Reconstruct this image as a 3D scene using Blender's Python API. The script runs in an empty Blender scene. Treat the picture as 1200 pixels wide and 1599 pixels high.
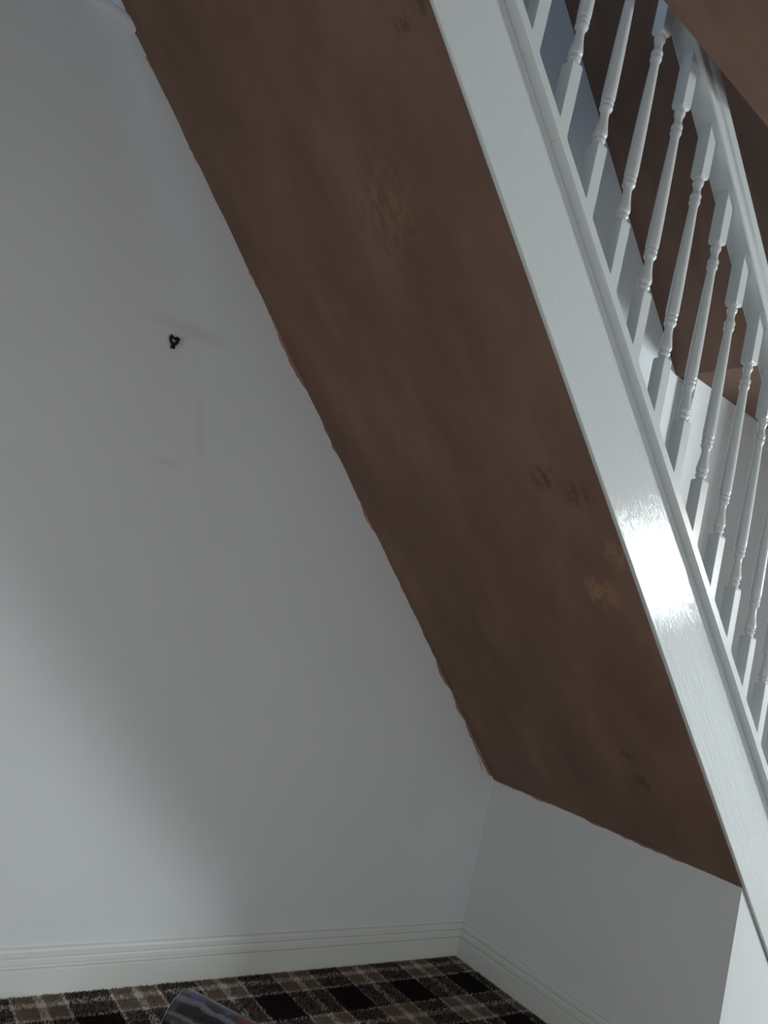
import bpy, bmesh, math, random
import numpy as np
from mathutils import Vector, Matrix

# ------------------------------------------------------------------ camera
CAM = (-2.2977, -2.0409, 1.1213)
YAW, PITCH, ROLL, FPX = 0.6307, 0.1390, 0.2431, 1187.5
scn = bpy.context.scene
C = scn.collection
fw = Vector((math.sin(YAW)*math.cos(PITCH), math.cos(YAW)*math.cos(PITCH), math.sin(PITCH)))
r0 = Vector((math.cos(YAW), -math.sin(YAW), 0)); u0 = r0.cross(fw)
rt = math.cos(ROLL)*r0 + math.sin(ROLL)*u0; up = rt.cross(fw)
cd = bpy.data.cameras.new('camera'); cd.sensor_fit = 'VERTICAL'; cd.sensor_height = 36.0
cd.lens = FPX/1599*36.0; cd.clip_start = 0.02
cam = bpy.data.objects.new('camera', cd); C.objects.link(cam)
cam.matrix_world = Matrix(((rt.x, up.x, -fw.x, CAM[0]), (rt.y, up.y, -fw.y, CAM[1]), (rt.z, up.z, -fw.z, CAM[2]), (0, 0, 0, 1)))
scn.camera = cam

# ------------------------------------------------------------------ light and exposure
scn.view_settings.view_transform = 'Standard'; scn.view_settings.look = 'None'
scn.view_settings.gamma = 1.0; scn.view_settings.use_curve_mapping = False
scn.view_settings.exposure = 0.0
w = bpy.data.worlds.new('overcast_sky'); scn.world = w; w.use_nodes = True
w.node_tree.nodes['Background'].inputs[0].default_value = (0.62, 0.75, 0.85, 1)
w.node_tree.nodes['Background'].inputs[1].default_value = 0.1

def area_light(name, loc, rot, sx, sy, power, col):
    l = bpy.data.lights.new(name, 'AREA'); l.shape = 'RECTANGLE'; l.size = sx; l.size_y = sy
    l.energy = power; l.color = col
    o = bpy.data.objects.new(name, l); C.objects.link(o); o.location = loc; o.rotation_euler = rot
    return o
H90 = math.pi/2
# window openings, some only added for fill, which daylight comes through
WIN1 = (2.75, 3.95, 1.58, 2.44)        # front wall: x0 x1 z0 z1
FILL2 = (-2.2, 0.5, 0.10, 1.10)          # front wall, unseen low opening added as fill for the back wall
WIN3 = (-2.6, -1.3, 3.5, 4.6)          # upstairs, left wall: y0 y1 z0 z1
FILL4 = (-2.1, -0.7, 0.10, 1.00)         # left wall, opening added to brighten the soffit and under-stair walls
FILL5 = (-0.85, -0.22, 0.30, 2.10)       # unseen opening at the hall end, added to light the hall
YF, XL, XR = -3.9, -3.4, 5.0
POW = dict(right=310, front=23, left=12, up=30, hall=40)
area_light('daylight_right', ((WIN1[0]+WIN1[1])/2, YF-0.10, (WIN1[2]+WIN1[3])/2), (H90, 0, 0), WIN1[1]-WIN1[0], WIN1[3]-WIN1[2], POW['right'], (0.86, 0.97, 1.0))
area_light('fill_front', ((FILL2[0]+FILL2[1])/2, YF-0.10, (FILL2[2]+FILL2[3])/2), (H90, 0, 0), FILL2[1]-FILL2[0], FILL2[3]-FILL2[2], POW['front'], (0.93, 0.98, 1.0))  # added fill lamp, no such source in view
area_light('fill_left', (XL-0.10, (FILL4[0]+FILL4[1])/2, (FILL4[2]+FILL4[3])/2), (H90, 0, -H90), FILL4[1]-FILL4[0], FILL4[3]-FILL4[2], POW['left'], (0.95, 0.98, 1.0))  # fill lamp added low on the left
area_light('fill_hall', (XR+0.10, (FILL5[0]+FILL5[1])/2, (FILL5[2]+FILL5[3])/2), (H90, 0, H90), FILL5[1]-FILL5[0], FILL5[3]-FILL5[2], POW['hall'], (0.95, 0.97, 1.0))  # lamp added to lift the hall brightness
area_light('daylight_upstairs', (XL-0.10, (WIN3[0]+WIN3[1])/2, (WIN3[2]+WIN3[3])/2), (H90, 0, -H90), WIN3[1]-WIN3[0], WIN3[3]-WIN3[2], POW['up'], (0.50, 0.72, 1.0))

# ------------------------------------------------------------------ helpers
def mesh_obj(name, verts, faces, mat, parent=None, smooth=False):
    me = bpy.data.meshes.new(name); me.from_pydata([tuple(v) for v in verts], [], faces); me.update()
    bm = bmesh.new(); bm.from_mesh(me); bmesh.ops.recalc_face_normals(bm, faces=bm.faces[:]); bm.to_mesh(me); bm.free()
    return link(name, me, mat, parent, smooth)
def link(name, me, mat, parent=None, smooth=False):
    o = bpy.data.objects.new(name, me); C.objects.link(o)
    if mat is not None and not me.materials: me.materials.append(mat)
    if smooth:
        for p in me.polygons: p.use_smooth = True
    if parent: o.parent = parent
    return o
def prism(poly, y0, y1, axis='y'):
    """polygon in (x,z) swept along y, or (x,y) swept along z, or (y,z) swept along x"""
    n = len(poly)
    f = {'y': lambda a, b, t: (a, t, b), 'z': lambda a, b, t: (a, b, t), 'x': lambda a, b, t: (t, a, b)}[axis]
    v = [f(a, b, y0) for a, b in poly] + [f(a, b, y1) for a, b in poly]
    fc = [tuple(range(n)), tuple(range(2*n-1, n-1, -1))] + [(i, (i+1) % n, n+(i+1) % n, n+i) for i in range(n)]
    return v, fc
def boxes(lst):
    v, f = [], []
    for x0, x1, y0, y1, z0, z1 in lst:
        a, b = prism([(x0, z0), (x1, z0), (x1, z1), (x0, z1)], y0, y1)
        k = len(v); v += a; f += [tuple(i+k for i in q) for q in b]
    return v, f
def bevel(o, wd, seg=2):
    bm = bmesh.new(); bm.from_mesh(o.data)
    ed = [e for e in bm.edges if len(e.link_faces) == 2 and e.calc_face_angle(0) > 0.5]
    bmesh.ops.bevel(bm, geom=ed, offset=wd, segments=seg, profile=0.5, affect='EDGES', clamp_overlap=True)
    bm.to_mesh(o.data); bm.free()
    return o
def struct(o): o['kind'] = 'structure'; return o
def empty(name, loc, label, cat, group=None):
    o = bpy.data.objects.new(name, None); C.objects.link(o); o.location = loc; o.empty_display_size = 0.1
    o['label'] = label; o['category'] = cat
    if group: o['group'] = group
    return o
def tag(o, label, cat, group=None):
    o['label'] = label; o['category'] = cat
    if group: o['group'] = group
    return o

# ------------------------------------------------------------------ materials
class NT:
    def __init__(s, name):
        s.m = bpy.data.materials.new(name); s.m.use_nodes = True; s.t = s.m.node_tree; s.b = s.t.nodes['Principled BSDF']
    def n(s, typ, **kw):
        x = s.t.nodes.new(typ)
        for k, v in kw.items():
            if k.startswith('i_'):
                key = k[2:]; key = int(key) if key.isdigit() else key.replace('_', ' ')
                x.inputs[key].default_value = v
            else: setattr(x, k, v)
        return x
    def l(s, a, b): s.t.links.new(a, b)
    def math(s, op, a, b=None, clamp=False):
        x = s.t.nodes.new('ShaderNodeMath'); x.operation = op; x.use_clamp = clamp
        for i, q in enumerate((a, b)):
            if q is None: continue
            if isinstance(q, (int, float)): x.inputs[i].default_value = q
            else: s.l(q, x.inputs[i])
        return x.outputs[0]
    def ramp(s, fac, stops, interp='LINEAR'):
        x = s.t.nodes.new('ShaderNodeValToRGB'); x.color_ramp.interpolation = interp; e = x.color_ramp.elements
        while len(e) > 1: e.remove(e[-1])
        e[0].position = stops[0][0]; e[0].color = (*stops[0][1], 1)
        for p, c in stops[1:]:
            q = e.new(p); q.color = (*c, 1)
        s.l(fac, x.inputs[0]); return x.outputs[0]
    def mix(s, fac, a, b, mode='MIX'):
        x = s.t.nodes.new('ShaderNodeMix'); x.data_type = 'RGBA'; x.blend_type = mode
        if isinstance(fac, (int, float)): x.inputs[0].default_value = fac
        else: s.l(fac, x.inputs[0])
        for i, q in ((6, a), (7, b)):
            if isinstance(q, tuple): x.inputs[i].default_value = (*q, 1)
            else: s.l(q, x.inputs[i])
        return x.outputs[2]
    def coord(s, rot=(0, 0, 0), scale=(1, 1, 1), loc=(0, 0, 0)):
        tc = s.n('ShaderNodeTexCoord'); mp = s.n('ShaderNodeMapping', vector_type='POINT')
        mp.inputs['Location'].default_value = loc; mp.inputs['Rotation'].default_value = rot; mp.inputs['Scale'].default_value = scale
        s.l(tc.outputs['Object'], mp.inputs[0]); return mp.outputs[0]
    def noise(s, vec, scale, detail=4, rough=0.5):
        x = s.n('ShaderNodeTexNoise', i_Scale=scale, i_Detail=detail, i_Roughness=rough); s.l(vec, x.inputs['Vector']); return x.outputs[0]
    def bump(s, h, strength, dist=0.001):
        x = s.n('ShaderNodeBump', i_Strength=strength, i_Distance=dist); s.l(h, x.inputs['Height']); s.l(x.outputs[0], s.b.inputs['Normal'])
    def set(s, **kw):
        for k, v in kw.items(): s.b.inputs[k.replace('_', ' ')].default_value = v

A = 0.7434; SA, CA = math.sin(A), math.cos(A); TA = SA/CA
H2, W = 0.6448, 0.9749                     # height of the low wall under the soffit, stair width
ZC, ZH = 2.54, 2.552                      # ceiling heights: room, hall
def sn(s, n): return (s*CA + n*SA, H2 - s*SA + n*CA)      # along the slope (down = +), square to it
def zn(x, n): return H2 + n/CA - x*TA                     # height at x of the line lying n off the soffit
def tilt(x, n): return n + 0.0105*(x + 1.2)               # the balustrade runs a touch flatter than the soffit

def mat_wall():
    t = NT('white_matt_paint'); v = t.coord()
    n1 = t.noise(v, 1.7, 5, 0.55)
    base = t.ramp(n1, [(0.3, (0.675, 0.690, 0.695)), (0.7, (0.715, 0.728, 0.73))])
    # faint rubbed smudges left around the wire hook
    def smudge(loc, ang, sx, sz, amt, base):
        tc = t.n('ShaderNodeTexCoord'); sub = t.n('ShaderNodeVectorMath', operation='SUBTRACT'); sub.inputs[1].default_value = loc
        t.l(tc.outputs['Object'], sub.inputs[0])
        ro = t.n('ShaderNodeVectorRotate', rotation_type='Y_AXIS'); ro.inputs['Angle'].default_value = ang; t.l(sub.outputs[0], ro.inputs['Vector'])
        sc = t.n('ShaderNodeVectorMath', operation='MULTIPLY'); sc.inputs[1].default_value = (1/sx, 1.0, 1/sz); t.l(ro.outputs[0], sc.inputs[0])
        ln = t.n('ShaderNodeVectorMath', operation='LENGTH'); t.l(sc.outputs[0], ln.inputs[0])
        f = t.math('SUBTRACT', 1.0, ln.outputs['Value'], True); f = t.math('SMOOTH_MIN', f, 1.0)
        return t.mix(t.math('MULTIPLY', f, amt), base, (0.36, 0.33, 0.30))
    base = smudge((-1.60, 0, 1.775), 0.05, 0.17, 0.030, 0.26, base)
    base = smudge((-1.50, 0, 1.52), -1.25, 0.15, 0.018, 0.15, base)
    base = smudge((-1.575, 0, 1.40), 0.2, 0.06, 0.014, 0.20, base)
    t.l(base, t.b.inputs['Base Color']); t.set(Roughness=0.85, Specular_IOR_Level=0.25)
    t.bump(t.noise(v, 160, 3), 0.08, 0.0006); return t.m
def mat_plaster(name, dark=1.0, spots=()):
    t = NT(name)
    v = t.coord(); vs = t.coord(rot=(0, -A, 0), scale=(0.35, 1.6, 1))
    a = t.noise(vs, 3.2, 5, 0.6); b = t.noise(v, 14, 5, 0.6)
    c = t.ramp(a, [(0.28, (0.168*dark, 0.095*dark, 0.065*dark)), (0.5, (0.220*dark, 0.130*dark, 0.092*dark)), (0.72, (0.290*dark, 0.170*dark, 0.119*dark))])
    c = t.mix(t.math('MULTIPLY', b, 0.35), c, (0.20*dark, 0.125*dark, 0.095*dark))
    # paler orange scuffs and dark trowel nicks
    p = t.noise(v, 5.5, 6, 0.65); pm = t.ramp(p, [(0.66, (0, 0, 0)), (0.76, (1, 1, 1))])
    c = t.mix(t.math('MULTIPLY', pm, 0.35), c, (0.36*dark, 0.205*dark, 0.125*dark))
    vt = t.coord(rot=(0, -A, 0), scale=(1.0, 2.4, 1), loc=(3.1, 1.7, 0)); q = t.noise(vt, 9, 7, 0.75)
    qm = t.ramp(q, [(0.70, (0, 0, 0)), (0.76, (1, 1, 1))])
    c = t.mix(t.math('MULTIPLY', qm, 0.45), c, (0.10*dark, 0.06*dark, 0.045*dark))
    for loc, r_, col_, amt in spots:       # trowel nicks and scuffs of their own colour
        su = t.n('ShaderNodeVectorMath', operation='SUBTRACT'); su.inputs[1].default_value = loc; t.l(v, su.inputs[0])
        le = t.n('ShaderNodeVectorMath', operation='LENGTH'); t.l(su.outputs[0], le.inputs[0])
        k = t.math('SUBTRACT', 1.0, t.math('DIVIDE', le.outputs['Value'], r_), True)
        k = t.math('MULTIPLY', t.math('MULTIPLY', k, t.ramp(t.noise(vt, 26, 5, 0.7), [(0.44, (0, 0, 0)), (0.56, (1, 1, 1))])), amt, True)
        c = t.mix(k, c, col_)
    t.l(c, t.b.inputs['Base Color']); t.set(Roughness=0.75, Specular_IOR_Level=0.3)
    h = t.math('ADD', t.math('MULTIPLY', a, 2.0), t.math('ADD', t.math('MULTIPLY', q, 0.8), t.math('MULTIPLY', b, 0.3)))
    t.bump(h, 0.35, 0.004); return t.m
def mat_gloss(name, brushed, col=(0.70, 0.735, 0.74)):
    t = NT(name); t.set(Base_Color=(*col, 1), Roughness=0.16, Specular_IOR_Level=0.55)
    if brushed:                            # brush marks run along the board
        v = t.coord(rot=(0, -A, 0))
        def along(k): 
            q = t.n('ShaderNodeVectorMath', operation='MULTIPLY'); q.inputs[1].default_value = (1.0, k, k); t.l(v, q.inputs[0]); return q.outputs[0]
        a = t.noise(along(20), 8.0, 4, 0.6); b = t.noise(along(7), 30.0, 3, 0.6); c = t.noise(along(3), 5.0, 2)
        t.bump(t.math('ADD', t.math('MULTIPLY', c, 1.2), t.math('ADD', a, t.math('MULTIPLY', b, 0.6))), 0.7, 0.0020)
        t.l(t.math('ADD', t.math('MULTIPLY', a, 0.06), 0.03), t.b.inputs['Roughness'])
    else:
        v = t.coord(scale=(1, 1, 0.35)); t.bump(t.noise(v, 150, 3), 0.12, 0.0006)
    return t.m
def mat_satin():
    t = NT('cream_satin_paint'); t.set(Base_Color=(0.70, 0.715, 0.675, 1), Roughness=0.38, Specular_IOR_Level=0.4)
    t.bump(t.noise(t.coord(scale=(0.2, 1, 1)), 90, 3), 0.06, 0.0006); return t.m
def mat_carpet():
    t = NT('tartan_wool'); tc = t.n('ShaderNodeTexCoord'); sp = t.n('ShaderNodeSeparateXYZ'); t.l(tc.outputs['Object'], sp.inputs[0])
    P = 0.254
    wob = t.math('MULTIPLY', t.math('SUBTRACT', t.noise(tc.outputs['Object'], 120, 2), 0.5), 0.007)
    fx = t.math('FRACT', t.math('DIVIDE', t.math('ADD', t.math('ADD', sp.outputs[0], wob), 0.682+5*P), P))
    fy = t.math('FRACT', t.math('DIVIDE', t.math('ADD', t.math('SUBTRACT', wob, sp.outputs[1]), -0.127+5*P), P))
    D, T, L = (0.030, 0.022, 0.022), (0.30, 0.225, 0.18), (0.95, 0.90, 0.80)
    st = [(0.0, D), (0.452, L), (0.478, T), (0.690, L), (0.785, T), (0.968, L)]
    cx = t.ramp(fx, st, 'CONSTANT'); cy = t.ramp(fy, [(0.0, D), (0.478, L), (0.502, T), (0.685, L), (0.775, T), (0.960, L)], 'CONSTANT')
    g = t.n('ShaderNodeGamma'); g.inputs[1].default_value = 0.5; t.l(t.mix(1.0, cx, cy, 'MULTIPLY'), g.inputs[0])
    sn_ = t.n('ShaderNodeVectorMath', operation='SNAP'); sn_.inputs[1].default_value = (0.004, 0.004, 1.0); t.l(tc.outputs['Object'], sn_.inputs[0])
    wn = t.n('ShaderNodeTexWhiteNoise', noise_dimensions='3D'); t.l(sn_.outputs[0], wn.inputs[0])
    pick = t.math('GREATER_THAN', wn.outputs[0], 0.5)
    ab = t.mix(pick, cx, cy); col = t.mix(0.55, g.outputs[0], ab)
    br = t.math('ADD', t.math('MULTIPLY', t.noise(tc.outputs['Object'], 260, 2), 1.3), 0.35)
    cb = t.n('ShaderNodeCombineColor'); [t.l(br, cb.inputs[i]) for i in range(3)]
    col = t.mix(1.0, col, cb.outputs[0], 'MULTIPLY')
    t.l(col, t.b.inputs['Base Color']); t.set(Roughness=0.95, Specular_IOR_Level=0.1)
    t.bump(t.noise(tc.outputs['Object'], 330, 2), 0.6, 0.004); return t.m
def mat_plain(name, col, rough, spec=0.5):
    t = NT(name); v = t.coord(); n = t.noise(v, 60, 3)
    t.l(t.ramp(n, [(0.3, tuple(c*0.88 for c in col)), (0.7, tuple(min(1, c*1.1) for c in col))]), t.b.inputs['Base Color'])
    t.set(Roughness=rough, Specular_IOR_Level=spec); return t.m
def mat_film():
    """printed glossy film: black with lilac bands and a painted-on reflection streak, a purple patch and a red patch further along"""
    t = NT('printed_glossy_film'); tc = t.n('ShaderNodeTexCoord'); sp = t.n('ShaderNodeSeparateXYZ'); t.l(tc.outputs['Object'], sp.inputs[0])
    ang = t.math('ARCTAN2', sp.outputs[2], sp.outputs[1])     # axis of the roll = local x
    wob = t.math('MULTIPLY', t.math('SUBTRACT', t.noise(tc.outputs['Object'], 14, 4), 0.5), 0.7)
    f = t.math('DIVIDE', t.math('ADD', t.math('ADD', ang, wob), math.pi), 2*math.pi)
    c = t.ramp(f, [(0.0, (0.012, 0.013, 0.016)), (0.58, (0.012, 0.013, 0.016)), (0.62, (0.20, 0.205, 0.22)), (0.69, (0.15, 0.15, 0.17)), (0.70, (0.015, 0.014, 0.02)), (0.785, (0.02, 0.018, 0.03)),
                   (0.80, (0.17, 0.17, 0.21)), (0.82, (0.14, 0.14, 0.17)), (0.835, (0.012, 0.013, 0.015)), (0.90, (0.012, 0.013, 0.015)), (0.915, (0.14, 0.145, 0.15)), (0.93, (0.012, 0.013, 0.015))])  # last pale stop is a reflected streak put into the colour
    pn = t.ramp(t.noise(tc.outputs['Object'], 16, 3), [(0.48, (0, 0, 0)), (0.58, (1, 1, 1))])
    band = t.math('MULTIPLY', t.math('GREATER_THAN', f, 0.71), t.math('LESS_THAN', f, 0.79))
    c = t.mix(t.math('MULTIPLY', pn, t.math('MULTIPLY', band, 0.8)), c, (0.10, 0.075, 0.22))
    red = t.math('MULTIPLY', t.math('GREATER_THAN', t.math('ADD', sp.outputs[0], t.math('MULTIPLY', wob, 0.05)), 0.165), t.math('MULTIPLY', t.math('GREATER_THAN', f, 0.70), t.math('LESS_THAN', f, 0.80)))
    c = t.mix(red, c, (0.14, 0.012, 0.025))
    t.l(c, t.b.inputs['Base Color']); t.set(Roughness=0.22, Specular_IOR_Level=0.6)
    t.bump(t.noise(tc.outputs['Object'], 22, 3), 0.3, 0.006); return t.m

M_WALL = mat_wall(); NICK, SCUFF = (0.125, 0.073, 0.054), (0.40, 0.22, 0.125)
M_SOFFIT = mat_plaster('bare_brown_plaster', 0.9, [((-0.972, -0.82, 1.538), 0.05, NICK, 1.6), ((-0.941, -0.90, 1.510), 0.05, NICK, 1.3), ((-0.733, -0.866, 1.319), 0.06, SCUFF, 1.3), ((-0.202, -0.477, 0.831), 0.035, NICK, 1.5), ((-0.226, -0.758, 0.853), 0.04, NICK, 1.6), ((-0.30, -0.74, 0.92), 0.03, NICK, 1.2), ((-1.69, -0.897, 2.199), 0.03, NICK, 1.6), ((-1.70, -0.955, 2.21), 0.03, NICK, 1.6), ((-0.82, -0.955, 1.40), 0.05, SCUFF, 0.8), ((-1.48, -0.65, 2.009), 0.16, SCUFF, 0.35)]); M_PLASTER = mat_plaster('bare_brown_plaster_plain', 0.9)
M_SMEAR = mat_plaster('dried_plaster_smear', 1.5)
M_BOARD = mat_gloss('white_gloss_brushed', True); M_GLOSS = mat_gloss('white_gloss', False)
M_SATIN = mat_satin(); M_CARPET = mat_carpet()
M_BLACK = mat_plain('black_plastic', (0.006, 0.006, 0.006), 0.5, 0.2); M_FRAME = mat_plain('white_window_frame', (0.75, 0.76, 0.76), 0.3)
M_FILM = mat_film(); M_GREY = mat_plain('grey_film_rim', (0.34, 0.35, 0.39), 0.3)
M_WOOD = mat_plain('pine_tread', (0.42, 0.30, 0.18), 0.6)

# ------------------------------------------------------------------ the setting
ZT = 5.0
XS, DS = 0.700, 0.070                      # where the back wall steps forward beyond the stairs
v, f = prism([(XL-0.1, 0.0), (XS, 0.0), (XS, -DS), (XR, -DS), (XR, 0.12), (XL-0.1, 0.12)], -0.05, ZT, 'z')
wall_back = struct(mesh_obj('wall_back', v, f, M_WALL))
# the plaster above ceiling height stands a few millimetres proud, its lip is rounded
v, f = prism([(0.0, 2.452), (-0.006, 2.454), (-0.012, 2.460), (-0.0145, 2.470), (-0.013, 2.481), (-0.008, 2.490), (-0.0065, ZC+0.3), (0.0, ZC+0.3)], XL, -1.975, 'x')
mesh_obj('plaster_lip', v, f, M_WALL, wall_back)
# hairline groove below the ceiling on the stepped part
v, f = boxes([(XS+0.001, XR, -DS-0.0025, -DS, ZH-0.098, ZH)]); mesh_obj('frieze_board', v, f, M_WALL, wall_back)

wall_understair = struct(mesh_obj('wall_understair', *prism([(0, 0), (0.06, 0), (0.06, zn(0.06, 0)-0.001), (0, H2-0.001)], -W+0.02, 0), M_WALL))
wall_spandrel = struct(mesh_obj('wall_spandrel', *prism([(0, 0), (0.69, 0), (0, H2-0.002)], -W, -W+0.02), M_WALL))
def wall_with_window(name, x0, x1, z0, z1, y0, y1, wins, axis='x'):
    bx = []; xs = x0
    for a, b, c, d in wins:
        bx += [(xs, a, y0, y1, z0, z1), (a, b, y0, y1, z0, c), (a, b, y0, y1, d, z1)]; xs = b
    bx.append((xs, x1, y0, y1, z0, z1))
    if axis == 'y': bx = [(q[2], q[3], q[0], q[1], q[4], q[5]) for q in bx]
    return struct(mesh_obj(name, *boxes(bx), M_WALL))
wall_with_window('wall_front', XL-0.1, XR+0.1, 0, ZT, YF-0.2, YF, [FILL2, WIN1])
lw = []
for za, zb, q in ((0, 2.6, FILL4), (2.6, ZT, WIN3)):
    lw += [(XL-0.2, XL, YF, q[0], za, zb), (XL-0.2, XL, q[1], 0, za, zb), (XL-0.2, XL, q[0], q[1], za, q[2]), (XL-0.2, XL, q[0], q[1], q[3], zb)]
struct(mesh_obj('wall_left', *boxes(lw), M_WALL))
struct(mesh_obj('wall_right', *boxes([(XR, XR+0.2, YF, FILL5[0], 0, ZT), (XR, XR+0.2, FILL5[1], -DS, 0, ZT), (XR, XR+0.2, FILL5[0], FILL5[1], 0, FILL5[2]), (XR, XR+0.2, FILL5[0], FILL5[1], FILL5[3], ZT)]), M_WALL))
struct(mesh_obj('roof_ceiling', *boxes([(XL-0.2, XR+0.1, YF-0.2, 0.12, ZT, ZT+0.1)]), M_WALL)).name = 'ceiling_upstairs'

XU = 0.642                                 # bottom edge of the flight above
YE = -1.063
ceiling = struct(mesh_obj('ceiling', *boxes([(XL, XR, YF, YE, ZC, ZC+0.2), (XU, XR, YE, -DS-0.003, ZH, ZC+0.2), (XU, XS-0.002, -DS-0.003, 0, ZH, ZC+0.2), (XL, -2.33, YE, 0, ZC, ZC+0.2)]), M_PLASTER))
struct(mesh_obj('wall_hall', *boxes([(1.47, XR, YE, -0.945, 0, ZC)]), M_WALL))
for i, (x0, x1, z0, z1) in enumerate((WIN1, FILL2)):  # the second frame belongs to the added fill opening
    y = YF-0.06
    wn_ = struct(mesh_obj('window_%d' % (i+1), *boxes([(x0, x1, y-0.03, y+0.03, z0, z0+0.05), (x0, x1, y-0.03, y+0.03, z1-0.05, z1), (x0, x0+0.05, y-0.03, y+0.03, z0+0.05, z1-0.05), (x1-0.05, x1, y-0.03, y+0.03, z0+0.05, z1-0.05)]), M_FRAME))
x = XL-0.06
for i, (y0, y1, z0, z1) in enumerate((WIN3, FILL4)):  # the low frame belongs to the added fill opening
    struct(mesh_obj('window_%d' % (i+3), *boxes([(x-0.03, x+0.03, y0, y1, z0, z0+0.05), (x-0.03, x+0.03, y0, y1, z1-0.05, z1), (x-0.03, x+0.03, y0, y0+0.05, z0+0.05, z1-0.05), (x-0.03, x+0.03, y1-0.05, y1, z0+0.05, z1-0.05)]), M_FRAME))
floor = struct(mesh_obj('floor', *boxes([(XL-0.1, XR+0.1, YF-0.1, 0.0, -0.08, 0.0)]), M_CARPET))

# moulded skirting boards
SKP = [(0, .116), (.004, .116), (.0085, .1135), (.0110, .108), (.0110, .0990), (.0060, .0975), (.0055, .0945), (.0105, .0930), (.0135, .088), (.0140, .080), (.0130, .0745), (.0080, .0725), (.0075, .0690), (.0145, .0675), (.0180, .064), (.0180, -0.004), (0, -0.004)]
def skirting(name, p0, p1, nrm, m0, m1):
    """profile swept from p0 to p1; nrm = direction off the wall; m = mitre shift per unit of offset at each end"""
    p0, p1, nrm = Vector(p0), Vector(p1), Vector(nrm); d = (p1-p0).normalized(); n = len(SKP); v = []
    for p, m in ((p0, m0), (p1, m1)):
        for o, z in SKP: v.append(p + nrm*o + d*(m*o) + Vector((0, 0, z)))
    fc = [tuple(range(n)), tuple(range(2*n-1, n-1, -1))] + [(i, (i+1) % n, n+(i+1) % n, n+i) for i in range(n)]
    return struct(mesh_obj(name, v, fc, M_SATIN))
skirting('baseboard_back', (XL, 0, 0), (0, 0, 0), (0, -1, 0), 0, -1)
skirting('baseboard_understair', (0, 0, 0), (0, -W, 0), (-1, 0, 0), 1, 1)
skirting('baseboard_spandrel', (0, -W, 0), (0.60, -W, 0), (0, -1, 0), -1, 0)

# ragged smears of brown plaster left on the walls along the soffit
rng = random.Random(4)
def smear(name, pts, dirn, nrm, wmin, wmax, parent, seed, step=0.012, gap=0.25):
    r = random.Random(seed); v, fc = [], []; a, b = Vector(pts[0]), Vector(pts[1]); L = (b-a).length; n = int(L/step)
    dn, nr = Vector(dirn), Vector(nrm); wv = 0.5
    for i in range(n+1):
        wv = min(1, max(-gap, wv + r.uniform(-0.28, 0.28))); q = a.lerp(b, i/n); ww = max(0.0004, wmin + (wmax-wmin)*wv)
        v += [q, q+nr*0.0012, q+dn*ww*0.7+nr*0.0010, q+dn*ww]
    for i in range(n):
        k = 4*i; fc += [(k+j, k+4+j, k+5+j, k+1+j) for j in range(3)]
    return mesh_obj(name, v, fc, M_SMEAR, parent)
def P3(s, n, y): x, z = sn(s, n); return (x, y, z)
smear('plaster_smear', (P3(-2.62, 0, 0), P3(-0.02, 0, 0)), (-SA, 0, -CA), (0, -1, 0), 0.001, 0.014, wall_back, 7)
smear('plaster_smear', ((0, 0, H2), (0, -W+0.02, H2)), (0, 0, -1), (-1, 0, 0), 0.001, 0.008, wall_understair, 11)
smear('plaster_nick', ((-0.130, 0, 0.748), (-0.070, 0, 0.672)), (-0.7, 0, -0.5), (0, -1, 0), 0.0015, 0.004, wall_back, 3, 0.006, 0)

# ------------------------------------------------------------------ staircase
YS0, YS1 = -0.985, -0.953                  # faces of the stringer
stair = empty('staircase', (0, -0.5, 0), 'staircase seen from below, bare brown plaster underside beside a wide white gloss stringer', 'staircase')
# soffit: a slightly uneven sheet of plaster
def soffit_sheet(name, s0, s1, y0, y1, n0, mat, parent, thick, seed, ns=150, ny=50, ragged=True):
    r = np.random.RandomState(seed); ph = r.rand(6, 4)*6.28
    v = []; top = []
    for i in range(ns+1):
        s = s0+(s1-s0)*i/ns
        for j in range(ny+1):
            y = y0+(y1-y0)*j/ny
            h = 0.0012*(math.sin(5.1*s+ph[0, 0])*math.sin(4.3*y+ph[0, 1]) + 0.7*math.sin(11*s+7*y+ph[1, 0])*math.sin(9*y+ph[1, 1]) + 0.35*math.sin(31*s+ph[2, 0])*math.sin(23*y+ph[2, 1]))
            if j in (0, ny) or i in (0, ns): h = 0.0012*math.sin(40*s+25*y) if ragged else 0
            x, z = sn(s, n0+h); v.append((x, y, z)); x, z = sn(s, n0+thick); top.append((x, y, z))
    N = len(v); v += top; st = ny+1; fc = []
    for i in range(ns):
        for j in range(ny):
            k = i*st+j; fc += [(k, k+1, k+st+1, k+st), (N+k, N+k+st, N+k+st+1, N+k+1)]
    for i in range(ns):
        k = i*st; fc += [(k, k+st, N+k+st, N+k), (k+ny, N+k+ny, N+k+st+ny, k+st+ny)]
    for j in range(ny):
        k = ns*st+j; fc += [(j, N+j, N+j+1, j+1), (k, k+1, N+k+1, N+k)]
    o = mesh_obj(name, v, fc, mat, parent)
    for p in o.data.polygons[:2*ns*ny]: p.use_smooth = True
    o.data.set_sharp_from_angle(angle=0.5); return o
def local(o):                              # world-built mesh moved under its thing
    o.matrix_parent_inverse = o.parent.matrix_basis.inverted() if o.parent else Matrix(); return o
so = local(soffit_sheet('plaster_soffit', -2.80, -0.0, -W, -0.0005, -0.001, M_SOFFIT, stair, 0.010, 5)); so['label'] = 'bare brown plaster underside'
xt = -2.32
poly = [(xt, zn(xt, 0.002)), ((H2+0.002/CA)/TA, 0), (0.84, 0), (0.84, zn(0.84, tilt(0.84, 0.190)))]
poly += [(xt, zn(xt, tilt(xt, 0.190)))]
st = local(bevel(mesh_obj('stringer', *prism(poly, YS0, YS1), M_BOARD, stair), 0.002)); st['label'] = 'wide white gloss painted side board'
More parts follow.
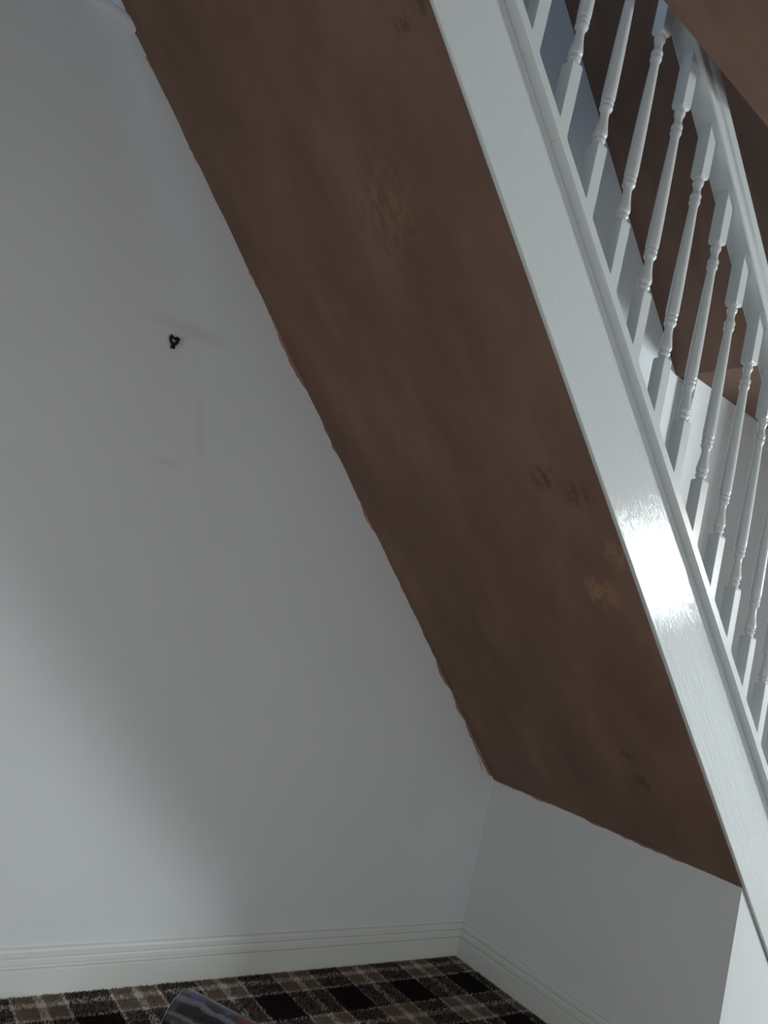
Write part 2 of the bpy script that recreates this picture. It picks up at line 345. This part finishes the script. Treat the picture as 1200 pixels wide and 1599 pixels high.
ws = [(xt, zn(xt, 0.012)), ((H2+0.012/CA)/TA, 0), (0.84, 0), (0.84, zn(0.84, 0.20)), (xt, zn(xt, 0.20))]
NR, RISE = 13, 2.74/13
for k in range(1, NR):
    z = k*RISE; xn = (H2+0.180/CA - z)/TA
    xb = (H2+0.180/CA - z - RISE)/TA
    local(mesh_obj('tread', *boxes([(xb-0.004, xn, YS1+0.001, -0.002, z-0.018, z)]), M_CARPET, stair))
    local(mesh_obj('riser', *boxes([(xn-0.030, xn-0.018, YS1+0.001, -0.002, z-RISE, z-0.018)]), M_CARPET, stair))

# ------------------------------------------------------------------ balustrade
bal = empty('balustrade', (0, -0.98, 0.9), 'white gloss balustrade of turned spindles with moulded handrail standing on the sloping white stringer', 'banister')
YC = -0.980
X0, X1 = -2.30, 0.80
def sloped_rail(name, prof, nbase, x0, x1, mat):
    """cross-section (y, n) swept along the slope between plumb cuts"""
    v = []; n = len(prof)
    for x in (x0, x1):
        for y, nn in prof: v.append((x, y, zn(x, tilt(x, nbase+nn))))
    fc = [tuple(range(n)), tuple(range(2*n-1, n-1, -1))] + [(i, (i+1) % n, n+(i+1) % n, n+i) for i in range(n)]
    return local(mesh_obj(name, v, fc, mat, bal))
b = 0.0025
br = [(-1.008, b), (-1.008+b, 0), (-0.953-b, 0), (-0.953, b), (-0.953, 0.025-b), (-0.953-b, 0.025), (-1.008+b, 0.025), (-1.008, 0.025-b)]
sloped_rail('base_rail', br, 0.190, X0, X1, M_GLOSS)
half = [(0.027, 0.0), (0.0295, 0.003), (0.0295, 0.012), (0.0265, 0.017), (0.0235, 0.024), (0.0225, 0.032), (0.0240, 0.039), (0.0285, 0.044), (0.0305, 0.053), (0.0305, 0.063), (0.0270, 0.073), (0.0200, 0.080), (0.0110, 0.084)]
hr = [(YC-a, n) for a, n in half] + [(YC+a, n) for a, n in reversed(half)]
sloped_rail('handrail', hr, 0.785, X0, X1, M_GLOSS)

PROF = [(0, .0128), (.004, .0112), (.007, .0125), (.010, .0143), (.014, .0143), (.017, .0122), (.0185, .0116), (.0205, .0142), (.025, .0157), (.030, .0157), (.038, .0142), (.052, .0118), (.066, .0100), (.076, .0097), (.082, .0108), (.0855, .0135), (.089, .0149), (.093, .0146), (.0958, .0128), (.0972, .0128), (.0995, .0144), (.103, .0149), (.1062, .0138), (.1075, .0130), (.1092, .0140), (.113, .0152), (.125, .0154), (.18, .0149), (.26, .0136), (.34, .0119), (.393, .0104), (.401, .0104), (.405, .0122), (.410, .0137), (.4145, .0132), (.4165, .0120), (.4185, .0122), (.422, .0136), (.427, .0138), (.431, .0122), (.435, .0102), (.443, .0094), (.451, .0098), (.455, .0116), (.459, .0131), (.4645, .0134), (.468, .0118), (.470, .0112), (.473, .0128)]
def baluster_mesh():
    v, fc = [], []; NS = 24
    def ring(pts):
        k = len(v); v.extend(pts); return list(range(k, k+len(pts)))
    def circ(r, z): return ring([(r*math.cos(2*math.pi*(i+0.5)/NS), r*math.sin(2*math.pi*(i+0.5)/NS), z) for i in range(NS)])
    def sq(h, z, c=0.0012):
        p = []
        for i in range(NS):
            a = 2*math.pi*(i+0.5)/NS; x, y = math.cos(a), math.sin(a); m = max(abs(x), abs(y)); x, y = x/m*h, y/m*h
            p.append((x, y, z))
        # move the samples nearest each corner onto a small chamfer
        q = []
        for x, y, z_ in p:
            if abs(abs(x)-h) < 1e-6 and abs(y) > h*0.70: y = math.copysign(h-c, y)
            elif abs(abs(y)-h) < 1e-6 and abs(x) > h*0.70: x = math.copysign(h-c, x)
            q.append((x, y, z_))
        return ring(q)
    Z0, Z1, Z2, H = -0.022, 0.172, 0.645, 0.0160
    rs = [sq(H, Z0), sq(H, Z1-0.007), sq(H-0.0012, Z1-0.002)] + [circ(r, Z1+z) for z, r in PROF] + [sq(H-0.0012, Z2+0.002), sq(H, Z2+0.007), sq(H, 0.800)]
    for a, b_ in zip(rs, rs[1:]):
        for i in range(NS): fc.append((a[i], a[(i+1) % NS], b_[(i+1) % NS], b_[i]))
    fc.append(tuple(reversed(rs[0]))); fc.append(tuple(rs[-1]))
    me = bpy.data.meshes.new('baluster'); me.from_pydata(v, [], fc); me.update(); me.materials.append(M_GLOSS)
    for p in me.polygons:
        p.use_smooth = p.index >= 3*NS-NS and p.index < (len(rs)-3)*NS
    return me
BM = baluster_mesh()
for i in range(-9, 14):
    x = -0.957 + i*0.1236
    o = bpy.data.objects.new('baluster', BM); C.objects.link(o); o.parent = bal
    o.location = Vector((x, YC, zn(x, tilt(x, 0.215)))) - bal.location
# newel post at the foot, beyond the right edge of the picture
nv = [(0.045, 0.0), (0.045, 0.55)]
nx = 0.845
np_ = bevel(mesh_obj('newel_post', *boxes([(nx-0.044, nx+0.044, -1.024, -0.936, 0.0, 1.08), (nx-0.052, nx+0.052, -1.032, -0.928, 1.08, 1.10), (nx-0.036, nx+0.036, -1.016, -0.944, 1.10, 1.15)]), M_GLOSS, bal), 0.004); local(np_)

# ------------------------------------------------------------------ the flight above, seen through the spindles
upf = empty('upper_staircase', (XU, -0.5, ZC), 'dark brown plastered underside of the flight above, behind the white spindles', 'staircase')
nu = (XU)*SA + (ZH-0.003-H2)*CA           # how far its soffit lies off the lower one
s_u = XU*CA - (ZH-0.003-H2)*SA
us = local(soffit_sheet('plaster_soffit', s_u-3.3, s_u, -1.03, -0.0005, nu, M_PLASTER, upf, 0.03, 9, 90, 30, False))
pu = [sn(s_u-3.3, nu), sn(s_u-0.02, nu), sn(s_u-0.02, nu+0.26), sn(s_u-3.3, nu+0.26)]
local(mesh_obj('stringer', *prism(pu, -1.06, -1.031), M_BOARD, upf))

# ------------------------------------------------------------------ small things
# black wire hook on the wall
def tube(pts, rad, closed, name, mat, parent=None, ns=8):
    v, fc = [], []; n = len(pts); pts = [Vector(p) for p in pts]
    for i, p in enumerate(pts):
        a = pts[(i-1) % n] if (closed or i > 0) else p; c = pts[(i+1) % n] if (closed or i < n-1) else p
        d = (c-a).normalized(); q = d.cross(Vector((0, 1, 0))).normalized(); e = Vector((0, 1, 0))
        e = (e - d*e.dot(d)).normalized(); r = rad[i] if isinstance(rad, (list, tuple)) else rad
        for k in range(ns):
            t = 2*math.pi*k/ns; v.append(p + q*r*math.cos(t) + e*r*math.sin(t))
    m = n if closed else n-1
    for i in range(m):
        for k in range(ns):
            a, b_ = i*ns, ((i+1) % n)*ns; fc.append((a+k, a+(k+1) % ns, b_+(k+1) % ns, b_+k))
    if not closed: fc += [tuple(range(ns)), tuple(range((n-1)*ns, n*ns))]
    return mesh_obj(name, v, fc, mat, parent, True)
HX, HZ = -1.641, 1.724
hook = empty('wall_hook', (HX, 0, HZ), 'small black heart-shaped wire hook fixed to the white wall below the soffit', 'hook')
rr = [.0042, .0036, .0040, .0042, .0042, .0040, .0040, .0042, .0036, .0034, .0034]
hl = [(-.0177, .0064), (-.0167, .0005), (-.0129, -.0054), (-.0063, -.0088), (.0003, -.0054), (.0033, .0030), (.0047, .0112), (.0002, .0117), (-.0047, .0070), (-.0113, .0079), (-.0171, .0130)]
local(tube([(HX+a, -0.010, HZ+c) for a, c in hl], rr, True, 'loop', M_BLACK, hook))
local(tube([(HX-.0055, -0.009, HZ-.0070), (HX-.0046, -0.007, HZ-.0126), (HX-.0036, -0.006, HZ-.0200)], [.0052, .0060, .0064], False, 'stub', M_BLACK, hook))
local(tube([(HX-.0046, -0.006, HZ-.0140), (HX-.0046, 0.004, HZ-.0141)], .0045, False, 'shank', M_BLACK, hook))

# roll of printed glossy film lying on the carpet
RR = 0.066
pk = empty('film_roll', (-1.262, -0.296, RR+0.006), 'dark glossy film roll with lilac and red print lying on the tartan carpet', 'roll')
pk.rotation_euler = (0, 0, math.atan2(-0.87, 0.5))
v, fc = [], []; NS, NL = 48, 20
for i in range(NL+1):
    xx = 0.42*i/NL
    for k in range(NS):
        t = 2*math.pi*k/NS; r = RR*(1+0.012*math.sin(3*t+9*xx)+0.008*math.sin(5*t-21*xx)); v.append((xx, r*math.cos(t), r*math.sin(t)))
for i in range(NL):
    for k in range(NS): fc.append((i*NS+k, i*NS+(k+1) % NS, (i+1)*NS+(k+1) % NS, (i+1)*NS+k))
ob = mesh_obj('film_sleeve', v, fc, M_FILM, pk, True)
so_ = ob.modifiers.new('thickness', 'SOLIDIFY'); so_.thickness = 0.002
v = []; fc = []
for i, (xx, q) in enumerate(((0.004, 0.99), (-0.003, 0.975), (-0.003, 0.90), (0.01, 0.885), (0.41, 0.885), (0.41, 0.60), (-0.001, 0.60))):
    for k in range(NS):
        t = 2*math.pi*k/NS; v.append((xx, RR*q*math.cos(t), RR*q*math.sin(t)))
for i in range(6):
    for k in range(NS): fc.append((i*NS+k, i*NS+(k+1) % NS, (i+1)*NS+(k+1) % NS, (i+1)*NS+k))
mesh_obj('core', v, fc, M_GREY, pk, True)

# carpet pile: tufts wherever the picture can resolve them
rs = np.random.RandomState(2); sp = 0.0040
gx, gy = np.meshgrid(np.arange(-2.0, -0.019, sp), np.arange(-0.80, -0.019, sp)); gx = gx.ravel(); gy = gy.ravel(); n = gx.size
gx = gx+rs.uniform(-.0014, .0014, n); gy = gy+rs.uniform(-.0014, .0014, n); hh = rs.uniform(.004, .0085, n); rad = rs.uniform(.0016, .0026, n)
lx, ly = rs.normal(0, .0016, n), rs.normal(0, .0016, n); th = rs.uniform(0, 6.28, n)
V = np.zeros((n, 4, 3), np.float32)
for k in range(3):
    V[:, k, 0] = gx+rad*np.cos(th+k*2.094); V[:, k, 1] = gy+rad*np.sin(th+k*2.094); V[:, k, 2] = -0.0005
V[:, 3, 0] = gx+lx; V[:, 3, 1] = gy+ly; V[:, 3, 2] = hh
base = (np.arange(n)*4)[:, None, None]; F = (base+np.array([[[0, 1, 3], [1, 2, 3], [2, 0, 3]]])).reshape(-1)
me = bpy.data.meshes.new('carpet_pile'); me.vertices.add(n*4); me.vertices.foreach_set('co', V.reshape(-1))
me.loops.add(F.size); me.loops.foreach_set('vertex_index', F.astype(np.int32)); nf = F.size//3
me.polygons.add(nf); me.polygons.foreach_set('loop_start', np.arange(nf, dtype=np.int32)*3)
me.update(calc_edges=True); me.validate()
cp = link('carpet_pile', me, M_CARPET); cp['kind'] = 'stuff'
tag(cp, 'black, brown and cream tartan carpet pile covering the floor', 'carpet')
